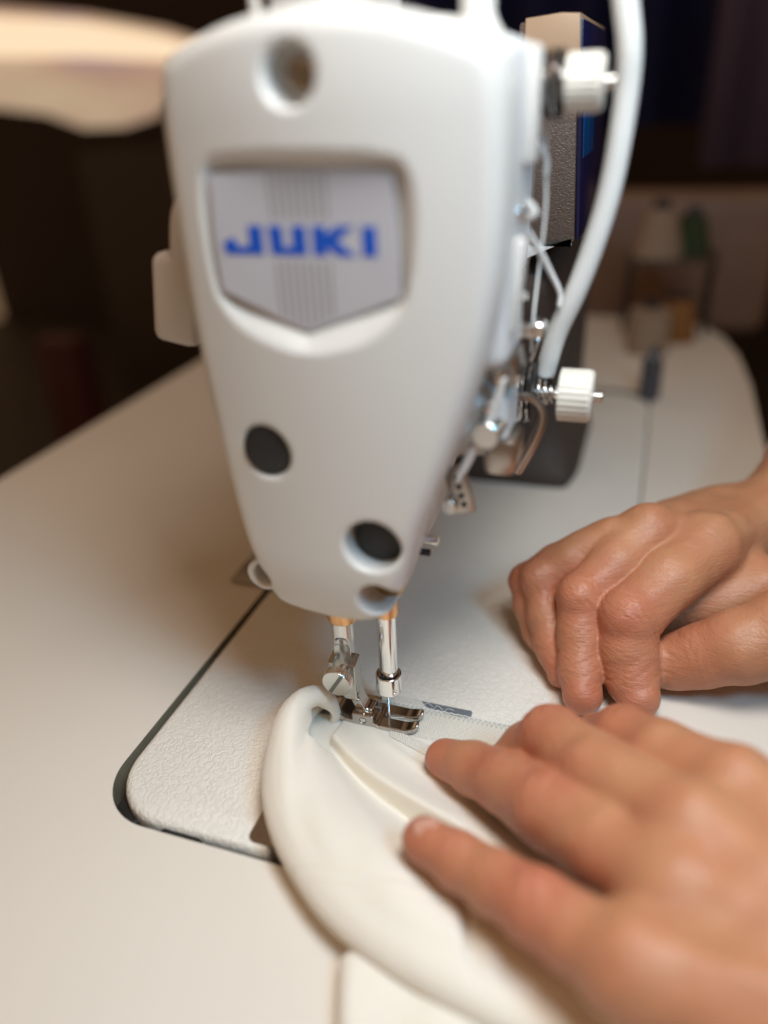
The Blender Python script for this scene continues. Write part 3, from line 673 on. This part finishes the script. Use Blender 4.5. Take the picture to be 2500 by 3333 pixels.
def cloth_fn(P):
    x, y, z = P[:, 0], P[:, 1], P[:, 2]
    dc, s = pline(x, y, CREASE)              # both curves run towards -x, -y: negative = the roll side (their right)
    dp, sp = pline(x, y, RPATH)
    dc = -dc; dps = dp                        # dc>0 on the roll side, dps>0 on the crease side
    ztop = 21.5 - 5.0 * np.clip(sp * 3, 0, 1)
    w_ = np.clip(dc, 0, None) / (np.clip(dc, 0, None) + np.clip(dps, 0, None) + 1e-3)
    H = 0.3 + (ztop - 0.3) * (1 - (1 - w_) ** 1.45) + (1.5 + 6.5 * np.clip(sp * 1.6, 0, 1)) * 4 * w_ * (1 - w_)
    H = H - 2.2 * np.exp(-((dps - 7.5) / 2.6) ** 2) * np.exp(-((sp - 0.13) / 0.11) ** 2)
    th = np.arctan2(y - 34, x + 6); rr = np.sqrt((y - 34) ** 2 + (x + 6) ** 2)
    tens = 0.30 * np.sin(th * 15 + 0.012 * rr) + 0.2 * np.sin(th * 29 + 1.0 + 0.02 * rr)
    H = H + tens * np.clip(rr / 60, 0, 1.3) * np.clip(w_ * 3, 0, 1)
    dv, sv = pline(x, y, FOLDV)
    H = H - 2.4 * np.exp(-(dv / 1.8) ** 2) - 1.6 / (1 + np.exp(-np.clip(dv * 1.4, -30, 30))) * np.exp(-(dv / 22) ** 2) * np.clip(sp * 3 - .5, 0, 1)
    dome = (z - H) * 0.62
    dome = np.maximum(dome, -dc - 2); dome = smax(dome, -dps - 1.0, 3.0)
    dome = smax(dome, (RP0 - sp) * 60, 1.5)
    roll = chain(P, A1s)
    d = smin(roll, dome, 3.0)
    # second ridge on the foot side of the crease, then the flat layer
    q = np.clip(-dc, 0, None); hb = 3.6 + 8.0 * np.clip((s - .1) * 2.2, 0, 1)
    H2 = 1.0 + hb * (1 - np.exp(-(q / 1.3) ** 2)) * np.exp(-(q / (9.0 + 9 * s)) ** 2) + 0.9 * np.exp(-((q - 17 - 8 * s) / 2.4) ** 2) * np.clip(s * 4, 0, 1)
    lay = (z - np.where(dc < 0, H2, 1.0)) * 0.8
    lay = smax(lay, x - 8.6, 0.6); lay = smax(lay, y - 17.5, 0.6)
    lay = smax(lay, (y - (27 + 0.75 * (x + 18))) / 1.25, 1.0)
    lay = smax(lay, -dps - 4, 1.0)
    # tunnel under the curl: only the roll is hollow
    d = smax(d, -capsule(P, (-6, 28, 4.5), (-26, 20.5, 6.2), 5.0, 6.8), 0.8)
    d = np.minimum(d, chain(P, [(1, 30, 2, 3), (-7, 33, 5, 5), (-17, 35, 5, 6.0)]))
    floor_ = smax(sbox(P, (-50, 5, -0.2), (-2, 32, 1.0), 0.2), -dps - 5, 0.5)
    d = np.minimum(d, np.minimum(floor_, sbox(P, (-32, 14, -0.2), (-4, 38, 1.0), 0.3)))
    d = smin(d, lay, 1.0)
    d = np.maximum(d, 0.02 - z)
    s1 = (x + 81.0) * 0.99 + (y + 10) * 0.07
    d = d + (0.30 * np.exp(-(s1 / 0.9) ** 2) + 0.20 * np.exp(-((s1 + 4.6) / 0.8) ** 2)) * (z > 9)
    return d
HEMP = [(-102.4, -18.6), (-98.1, -17.6), (-95.0, -21.6), (-93.6, -27.7), (-93.4, -38.7), (-95.7, -54.4), (-108.1, -71.7), (-121.8, -51.2), (-127.5, -28.6), (-114.0, -22.9)]
FVP = [(-68.8, -44.7), (-78.1, -48.8), (-96.3, -56.1), (-109.5, -61.5), (-117.1, -64.7)]
RP0 = 0.0
FOLDV = respl(FVP, 3)
cloth = sdf_mesh('garment', cloth_fn, (-134, -128, -1), (11, 46, 36), 0.8, FABRIC, None)
tag(cloth, 'off white satin garment folded over and being sewn under the presser foot', 'fabric')
HEM = Poly(HEMP, smooth=2, h=0.6)
def low_fn(P):
    x, y, z = P[:, 0], P[:, 1], P[:, 2]
    h = 9.0 + 0.5 * np.sin(y * 0.22 + x * 0.05) + 1.2 * np.clip((-28 - y) / 20, 0, 1)
    a = HEM(x, y) + 4.5; b = np.abs(z - h / 2) - h / 2 + 4.5
    d = np.minimum(np.maximum(a, b), 0) + np.sqrt(np.maximum(a, 0) ** 2 + np.maximum(b, 0) ** 2) - 4.5
    return np.maximum(d, 0.02 - z)
sdf_mesh('garment_hem', low_fn, (-150, -100, -1), (-80, -5, 16), 1.0, FABRIC, cloth)

# the ribbed tape and the overlocked edge beside the needle plate
def strip_mesh(name, pts_a, pts_b, z0, z1, m, parent):
    V = []; Fc = []; n = len(pts_a)
    for a, b in zip(pts_a, pts_b):
        V += [(a[0], a[1], z1), (b[0], b[1], z1), (a[0], a[1], z0), (b[0], b[1], z0)]
    for i in range(n - 1):
        o = i * 4
        Fc += [(o, o + 1, o + 5, o + 4), (o, o + 4, o + 6, o + 2), (o + 1, o + 3, o + 7, o + 5)]
    Fc += [(0, 2, 3, 1), ((n - 1) * 4, (n - 1) * 4 + 1, (n - 1) * 4 + 3, (n - 1) * 4 + 2)]
    return raw(name, V, Fc, m, parent, smooth=False)
ya = np.linspace(18, -100, 40)
strip_mesh('ribbed_tape', [(9.6 + 0.25 * math.sin(y * .3) + 4.6 / (1 + math.exp((-11.5 - y) / 0.8)), y) for y in ya], [(-6.0 + 0.3 * math.sin(y * .2), y) for y in ya], 0.5, 1.12, RIBBED, cloth)
strip_mesh('fold_edge', [(-4.5 - (18 - y) * 0.0 - 0.30 * max(0, -2 - y), y) for y in np.linspace(-2, -46, 16)], [(-9.0 - 0.34 * max(0, -2 - y), y - 1) for y in np.linspace(-2, -46, 16)], 1.0, 1.75, RIBBED, cloth)
zz = []
for i in range(44):
    y = 14 - i * 1.9
    zz += [(9.9, y, 1.35), (7.0, y - 0.95, 1.45)]
tube('overlock_stitch', zz, 0.2, STITCH, cloth, 6, 1, sm=False)
tube('overlock_stitch', [(10.0 + 0.15 * math.sin(i * 2.1), 14 - i * 0.95, 1.15 + 0.15 * math.cos(i * 2.1)) for i in range(90)], 0.24, THREAD, cloth, 6, 1, sm=False)
for i in range(5):
    a = rng.uniform(-1, 1, 3); y = -2 - 4.5 * i
    tube('loose_thread', [(9.8, y, 1.2), (11 + a[0], y - 1.5, 2.0 + abs(a[1])), (10.4 + a[2], y - 4, 1.6)], 0.09, THREAD, cloth, 5, 5)

# ================================================================== PERSON (hands)
def finger(P, pts, kk=2.0): return chain(P, pts, kk)
RH = dict(
    mid=[(86.8, -90.4, 51.5, 11.8), (71, -79, 44.5, 10.6), (56.5, -67.5, 34.5, 10.2), (46.5, -68.3, 23, 9.2), (37, -70.2, 13.5, 9.0), (27.5, -72.5, 8.0, 7.8)],
    ind=[(89.4, -114.4, 47.5, 13.6), (67.5, -100.5, 43, 12.4), (50.0, -86.8, 33, 12.3), (43.5, -87.3, 22, 11.5), (38.3, -90.0, 13.5, 10.8), (31.0, -93.5, 9, 8.6)],
    ring=[(83, -76., 46., 10.5), (76, -60, 40., 9.4), (70.5, -48.5, 31., 9.1), (60, -53, 20.5, 8.5), (49.7, -58.2, 12.5, 8.4), (40, -63.5, 7.5, 7.1)],
    lit=[(80, -66, 43, 8.8), (77, -54, 37, 8.2), (73.0, -42, 28, 7.8), (68, -45, 18, 7.4), (61, -50, 10, 6.9), (55, -55, 6.5, 6.0)],
    thumb=[(70, -160, 38, 20), (56, -146, 33, 16.5), (51.0, -128.5, 26.5, 14.0), (51, -115.8, 19, 12.2), (50.5, -106.5, 14, 10.6), (51, -101, 11, 8.8)])
W_R = (146, -150, 31); E_R = (300, -240, 108)
def rh_fn(P):
    pm = None
    for k in ('ind', 'mid', 'ring', 'lit'):
        m_ = RH[k][0]; e = capsule(P, m_[:3], (W_R[0] + (m_[0] - W_R[0]) * .1, W_R[1] + (m_[1] - W_R[1]) * .35, W_R[2] + 3), m_[3] * 0.98, 15)
        pm = e if pm is None else smin(pm, e, 7)
    pm = smin(pm, capsule(P, (84, -100, 34), W_R, 13, 19), 8)
    pm = smin(pm, capsule(P, (72, -96, 22), (92, -138, 28), 8, 15), 6)
    fg = None
    for k in ('ind', 'mid', 'ring', 'lit'):
        e = chain(P, RH[k], 2.5); fg = e if fg is None else smin(fg, e, 1.0)
    d = smin(fg, pm, 5)
    d = smin(d, chain(P, RH['thumb'], 4), 4.0)
    # tendons and knuckle heads
    for k, s in (('ind', 7.2), ('mid', 7.0), ('ring', 5.2)):
        m_ = RH[k][0]; d = smin(d, np.sqrt(((P - np.array((m_[0], m_[1], m_[2] + 5.8), np.float32)) ** 2).sum(1)) - s, 5)
    for k in ('ind', 'mid', 'ring'):
        m_ = RH[k][2]; d = smin(d, np.sqrt(((P - np.array((m_[0] - 2.6, m_[1] + 1.4, m_[2] + 3.0), np.float32)) ** 2).sum(1)) - m_[3] * 0.82, 3)
    arm = capsule(P, W_R, E_R, 22, 37)
    d = smin(d, arm, 14)
    return d
LH = dict(
    lit=[(-69.4, -35.3, 26.5, 7.0), (-74.9, -47.5, 28.5, 7.9), (-80.8, -59.3, 31, 8.6), (-87.3, -71.7, 35, 9.8), (-93.0, -82.3, 37, 9.9), (-100.0, -96.0, 41, 12.4)],
    ring=[(-20.2, -28.3, 8, 7.2), (-26.0, -40.1, 13, 9.2), (-35.3, -52.6, 20, 10.2), (-50.8, -69.6, 29.5, 11.7), (-63.4, -85.6, 36, 11.8), (-79.0, -103.0, 44, 11.8)],
    mid=[(-19.8, -50.0, 8.6, 8.2), (-16.9, -57.8, 18, 9.2), (-21.6, -66.0, 30.5, 10.6), (-40.6, -82.0, 38.5, 11.8), (-62.8, -107.0, 48, 11.8)],
    ind=[(-4.2, -74.2, 8, 7.5), (-5.7, -80.9, 18, 9.1), (-14.6, -88.4, 30.5, 10.4), (-28.6, -100.8, 38, 11.6), (-43.8, -119.0, 46, 12.0)],
    thumb=[(0, -100, 9, 8.5), (-12, -118, 14, 10), (-34, -142, 28, 13), (-70, -165, 40, 17)])
W_L = (-118, -160, 48); E_L = (-120, -400, 95)
def lh_fn(P):
    pm = None
    for k in ('ind', 'mid', 'ring', 'lit'):
        m_ = LH[k][-1]; e = capsule(P, m_[:3], (W_L[0] + (m_[0] - W_L[0]) * .45, W_L[1] + 12, W_L[2] + 1), m_[3], 15)
        pm = e if pm is None else smin(pm, e, 8)
    pm = smin(pm, capsule(P, (-62, -108, 28), W_L, 12, 17), 10)
    fg = None
    for k in ('ind', 'mid', 'ring', 'lit'):
        e = chain(P, LH[k], 2.5); fg = e if fg is None else smin(fg, e, 2.4)
    d = smin(fg, pm, 6)
    d = smin(d, chain(P, LH['thumb'], 4), 5)
    for k in ('ind', 'mid', 'ring', 'lit'):
        m_ = LH[k][-1]; d = smin(d, np.sqrt(((P - np.array((m_[0], m_[1], m_[2] + 6), np.float32)) ** 2).sum(1)) - 5.0, 7)
        d = smin(d, capsule(P, (m_[0], m_[1], m_[2] + 8.8), (W_L[0] * .5 + m_[0] * .5, W_L[1] * .6 + m_[1] * .4, W_L[2] + 12), 2.2, 2.5), 4)
    d = smin(d, capsule(P, W_L, E_L, 23, 37), 14)
    return d
JR = [(p[:3], q[:3], w_, r_) for (p, q, w_, r_) in (
    (RH['mid'][2], RH['mid'][1], 1.0, 9), (RH['ind'][2], RH['ind'][1], 1.0, 10), (RH['ring'][2], RH['ring'][1], .9, 8.6), (RH['lit'][2], RH['lit'][1], .8, 7.6),
    (RH['mid'][4], RH['mid'][3], .8, 8), (RH['ind'][4], RH['ind'][3], .8, 9), (RH['ring'][4], RH['ring'][3], .7, 8), (RH['mid'][3], RH['mid'][2], .35, 8.4), (RH['ind'][3], RH['ind'][2], .35, 9.8),
    (RH['thumb'][3], RH['thumb'][2], .6, 10))]
JL = [(p[:3], q[:3], w_, r_) for (p, q, w_, r_) in (
    (LH['lit'][3], LH['lit'][2], 1.2, 9), (LH['lit'][1], LH['lit'][0], .7, 7.6), (LH['ring'][2], LH['ring'][1], .9, 8), (LH['ring'][3], LH['ring'][2], 1.2, 9.4),
    (LH['mid'][2], LH['mid'][1], 1.2, 9.2), (LH['ind'][2], LH['ind'][1], 1.2, 9.4))]
def creases(joints, tips):
    def post(v, g):
        n = v.shape[0]; disp = np.zeros(n, np.float32); red = np.zeros(n, np.float32)
        for a, b, wt, r in joints:
            a = np.array(a, np.float32); ax = np.array(b, np.float32) - a; ax /= np.linalg.norm(ax)
            q = v - a; t = q @ ax; near = np.exp(-((q ** 2).sum(1)) / (1.9 * r) ** 2)
            # a wobble makes each line uneven
            s1 = np.cross(ax, (0, 0, 1.0)); s1 /= np.linalg.norm(s1) + 1e-6; l = q @ s1
            for off, dep, wd in ((-5.6, .22, .45), (-3.6, .38, .5), (-1.5, .26, .42), (0.6, .42, .5), (2.6, .3, .42), (4.6, .38, .5), (6.8, .22, .45)):
                c = off + 0.7 * np.sin(l * 0.55 + off * 2) - l * l * 0.012 * np.sign(off + .1) + 0.25 * np.sin(l * 1.9 + off)
                m = 0.55 + 0.45 * np.sin(l * 0.8 + off * 5)
                disp -= 1.8 * wt * dep * near * m * np.exp(-((t - c) / wd) ** 2)
            red = np.maximum(red, 0.85 * np.exp(-((q ** 2).sum(1)) / (1.5 * r) ** 2) * min(1, wt))
        for c in tips:
            q = v - np.array(c[:3], np.float32); red = np.maximum(red, 0.8 * np.exp(-((q ** 2).sum(1)) / 11.0 ** 2))
        lump = 0.25 * np.sin(v[:, 0] * .33 + v[:, 1] * .21) * np.sin(v[:, 1] * .28 + v[:, 2] * .31)
        blot = 0.5 + 0.5 * np.sin(v[:, 0] * .17 + 1.3 * np.sin(v[:, 1] * .13)) * np.sin(v[:, 1] * .19 + v[:, 2] * .12)
        red = np.clip(red * 1.1 + 0.22 * blot, 0, 1)
        return v + g * (disp + lump)[:, None], red
    return post
body = sdf_mesh('person', rh_fn, (20, -222, -1), (192, -25, 100), 0.85, SKIN, None, newton=1, post=creases(JR, [RH['ind'][-1], RH['mid'][-1], RH['ring'][-1], RH['lit'][2]]))
lh = sdf_mesh('left_arm_tmp', lh_fn, (-175, -300, -1), (16, -14, 96), 1.0, None, None, newton=1, post=creases(JL, [LH['lit'][0], LH['ring'][0], LH['mid'][2]]))
# the rest of both forearms, coarser, then everything joined into the one body mesh
def rest_fn(P):
    d = np.minimum(capsule(P, (178, -168.7, 51), E_R, 26, 37), capsule(P, (-119, -285, 72.5), E_L, 30, 37))
    d = smin(d, capsule(P, E_R, (255, -480, 300), 37, 50), 15)
    return smin(d, capsule(P, E_L, (-70, -520, 300), 37, 50), 15)
rest = sdf_mesh('rest_tmp', rest_fn, (-180, -570, 10), (350, -120, 370), 5.0, None, None, newton=1)
bm = bmesh.new()
for o in (body, lh, rest): bm.from_mesh(o.data)
bm.to_mesh(body.data); bm.free()
for o in (lh, rest): bpy.data.objects.remove(o)
body.data.shade_smooth()
tag(body, 'person in a black top guiding white fabric with both bare hands', 'person')
def shirt_fn(P):
    d = ellipsoid(P, (80, -560, 230), (210, 120, 330))
    d = smin(d, capsule(P, (225, -480, 270), (240, -540, 420), 62, 70), 30)
    return smin(d, capsule(P, (-75, -500, 270), (-60, -540, 420), 62, 70), 30)
sdf_mesh('shirt', shirt_fn, (-180, -720, -140), (340, -380, 600), 9.0, SHIRT, body, newton=1)
def nail(c, d, nrm, w_, l_, name='fingernail'):
    d = Vector(d).normalized(); nrm = Vector(nrm); nrm = (nrm - d * nrm.dot(d)).normalized(); s = d.cross(nrm)
    V = []; Fc = []; nu, nv = 9, 9
    for i in range(nu):
        for j in range(nv):
            u = -1 + 2 * i / (nu - 1); t = -1 + 2 * j / (nv - 1)
            a, b = u * math.sqrt(1 - t * t / 2), t * math.sqrt(1 - u * u / 2)
            V.append(Vector(c) + s * a * w_ + d * b * l_ + nrm * (-0.28 * w_ * a * a - 0.08 * l_ * b * b))
    for i in range(nu - 1):
        for j in range(nv - 1): Fc.append((i * nv + j, i * nv + j + 1, (i + 1) * nv + j + 1, (i + 1) * nv + j))
    o = raw(name, V, Fc, NAIL, body); md = o.modifiers.new('thick', 'SOLIDIFY'); md.thickness = 0.5 * S; return o
nail((-70.2, -35.6, 34.1), (69.5 - 75.5, -33.5 + 47.6, -2.6), (-0.15, -0.05, 1), 3.3, 4.0)

# ================================================================== ROOM BEHIND
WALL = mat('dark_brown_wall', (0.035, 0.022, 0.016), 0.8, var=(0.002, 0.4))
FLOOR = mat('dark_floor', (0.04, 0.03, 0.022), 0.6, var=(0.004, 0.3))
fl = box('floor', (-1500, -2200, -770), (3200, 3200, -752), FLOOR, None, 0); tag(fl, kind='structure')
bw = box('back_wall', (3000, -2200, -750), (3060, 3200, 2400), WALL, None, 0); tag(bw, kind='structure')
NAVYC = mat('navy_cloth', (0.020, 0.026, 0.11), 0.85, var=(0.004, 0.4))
def curtain(name, x, y0, y1, z0, z1, m, label, cat, amp=25, wl=95):
    V = []; Fc = []; n = 60
    for i in range(n + 1):
        y = y0 + (y1 - y0) * i / n; xx = x + amp * math.sin(y / wl * 2 * math.pi) + amp * .4 * math.sin(y / wl * 3.7)
        V += [(xx, y, z0), (xx + 6 * math.sin(i), y, z1), (xx + 14, y, z0), (xx + 14, y, z1)]
    for i in range(n):
        o = i * 4; Fc += [(o, o + 1, o + 5, o + 4), (o + 2, o + 6, o + 7, o + 3), (o + 1, o + 3, o + 7, o + 5), (o, o + 4, o + 6, o + 2)]
    Fc += [(0, 2, 3, 1), (n * 4, n * 4 + 1, n * 4 + 3, n * 4 + 2)]
    return tag(raw(name, V, Fc, m), label, cat)
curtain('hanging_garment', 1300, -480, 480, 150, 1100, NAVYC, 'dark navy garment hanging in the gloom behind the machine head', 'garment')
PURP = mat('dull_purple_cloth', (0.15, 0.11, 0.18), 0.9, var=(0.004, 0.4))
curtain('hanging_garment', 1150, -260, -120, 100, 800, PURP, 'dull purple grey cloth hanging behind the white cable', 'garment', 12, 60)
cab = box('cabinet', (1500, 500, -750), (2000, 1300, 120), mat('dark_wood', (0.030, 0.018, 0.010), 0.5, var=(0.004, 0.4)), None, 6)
tag(cab, 'dark wooden cabinet standing in shadow beyond the left end of the table', 'cabinet')
def lit_mat():
    m = bpy.data.materials.new('glowing_backdrop'); m.use_nodes = True; nt = m.node_tree; b = nt.nodes['Principled BSDF']
    tc = nt.nodes.new('ShaderNodeTexCoord'); n = nt.nodes.new('ShaderNodeTexNoise'); n.inputs['Scale'].default_value = 3.5; n.inputs['Detail'].default_value = 1
    mp = nt.nodes.new('ShaderNodeMapping'); mp.inputs['Scale'].default_value = (1, 0.8, 1.6); nt.links.new(tc.outputs['Object'], mp.inputs['Vector']); nt.links.new(mp.outputs['Vector'], n.inputs['Vector'])
    r = nt.nodes.new('ShaderNodeValToRGB'); e = r.color_ramp.elements
    e[0].position = 0.30; e[0].color = (0.38, 0.27, 0.40, 1); e[1].position = 0.70; e[1].color = (0.85, 0.66, 0.44, 1)
    k = r.color_ramp.elements.new(0.46); k.color = (0.66, 0.42, 0.30, 1)
    nt.links.new(n.outputs['Fac'], r.inputs['Fac']); nt.links.new(r.outputs['Color'], b.inputs['Emission Color']); b.inputs['Emission Strength'].default_value = 0.55
    b.inputs['Base Color'].default_value = (0.3, 0.22, 0.15, 1); return m
GLOWM = lit_mat()
glow = empty('glow_shape', 'glowing cream shape standing in for a blurred lit surface at the upper left', 'glow_shape')  # emissive shape added in place of a blurred, pale fabric-like surface
plate('glow_panel', [(1750, 470), (1200, 400), (1000, 360), (880, 322), (850, 290), (900, 262), (985, 235), (1060, 190), (1150, 172), (1260, 172), (1360, 205), (1520, 225), (1750, 240)], 1500, 1512, GLOWM, glow, 0, axis='x', smooth=False)
plate('glow_band', [(1750, 440), (1200, 385), (1000, 345), (905, 318), (905, 283), (1000, 300), (1200, 316), (1750, 345)], 1478, 1490, mat('lit_top_band', (0.6, 0.5, 0.4), 0.8, emis=(0.95, 0.74, 0.5), es=0.98), glow, 0, axis='x', smooth=False)

# blurred things on the far end of the table
def spool(x, y, z, r, h, m, label, cone=True):
    s = empty('thread_spool', label, 'spool'); s.location = (0, 0, 0)
    revolve('thread_winding', [(0, r), (h * .1, r * 1.0), (h * .85, r * (0.62 if cone else 1)), (h * .9, r * .5)], (x, y, z), (0, 0, 1), m, s, 32)
    revolve('spool_core', [(-0.5, r * .95), (-0.1, r * .95), (h, r * .3), (h + 3, r * .28)], (x, y, z), (0, 0, 1), BLACK, s, 20)
    return s
ORANGE = mat('orange_thread', (0.20, 0.075, 0.008), 0.7); GREEN = mat('green_thread', (0.02, 0.035, 0.008), 0.8); BEIGET = mat('beige_thread', (0.26, 0.185, 0.125), 0.75)
BROWN = mat('brown_thread', (0.14, 0.055, 0.02), 0.8)
spool(560, -107, 0.5, 15, 42, ORANGE, 'orange cone of thread on the far end of the table')
spool(520, -80, 0.5, 19, 44, BEIGET, 'pale beige spool of thread standing left of the orange cone', False)
spool(600, -78, 70.5, 24, 48, BEIGET, 'pale beige cone raised above the other spools', True)
spool(615, -108, 70.5, 19, 40, GREEN, 'dark green cone of thread on the spool shelf', True)
spool(596, -96, 0.5, 14, 34, BROWN, 'brown spool of thread behind the orange cone', False)
shelf = box('spool_shelf', (580, -135, 66), (638, -50, 70), mat('shelf_wood', (0.07, 0.045, 0.03), 0.6), None, 1)
tag(shelf, 'small dark shelf holding cones above the far table end', 'shelf')
for (x, y) in ((584, -130), (584, -55), (634, -130), (634, -55)): cyl('shelf_post', (x, y, 0.2), (x, y, 66), 2.5, DARKM, shelf)
ch = empty('chair', 'brown padded chair back standing beyond the far end of the table', 'chair')
box('chair_back', (800, -210, -60), (850, 190, 105), mat('brown_leatherette', (0.22, 0.14, 0.10), 0.5, var=(0.01, 0.3), bump=(0.05, 0.4, 3, 'noise')), ch, 18, 4)
for y in (-150, 130): box('chair_leg', (812, y - 12, -752), (836, y + 12, -62), DARKM, ch, 3)
box('chair_seat', (852, -200, -330), (1240, 180, -270), bpy.data.materials['brown_leatherette'], ch, 18, 4)
sci = revolve('oil_bottle', [(0, 7), (0.6, 8), (30, 8), (34, 4), (40, 2.5), (42, 2)], (395, -86, 0.2), (0, 0, 1), mat('dark_bottle', (0.05, 0.05, 0.06), 0.3), None, 28)
tag(sci, 'small dark bottle standing on the table beyond the machine pillar', 'bottle')
redb = box('storage_box', (1000, 1010, -750), (1060, 1100, -190), mat('dark_red_plastic', (0.05, 0.003, 0.003), 0.6), None, 4)
tag(redb, 'dark red box standing in the shadow left of the table', 'box')

for k, pts in enumerate([[(-77, 146, 0.3), (-81, 148, 0.6), (-84, 145, 0.3), (-82, 141, 0.4)], [(20, -140, 0.3), (12, -139, 0.5), (5, -143, 0.3), (2, -150, 0.4), (4, -156, 0.3)]]):
    tag(tube('lint_fibre', pts, 0.10, mat('lint', (0.25, 0.2, 0.15), 0.8), None, 5, 6), ('tiny curled fibre lying on the cream table left of the machine bed', 'thin stray thread lying on the table below the far hand')[k], 'lint')
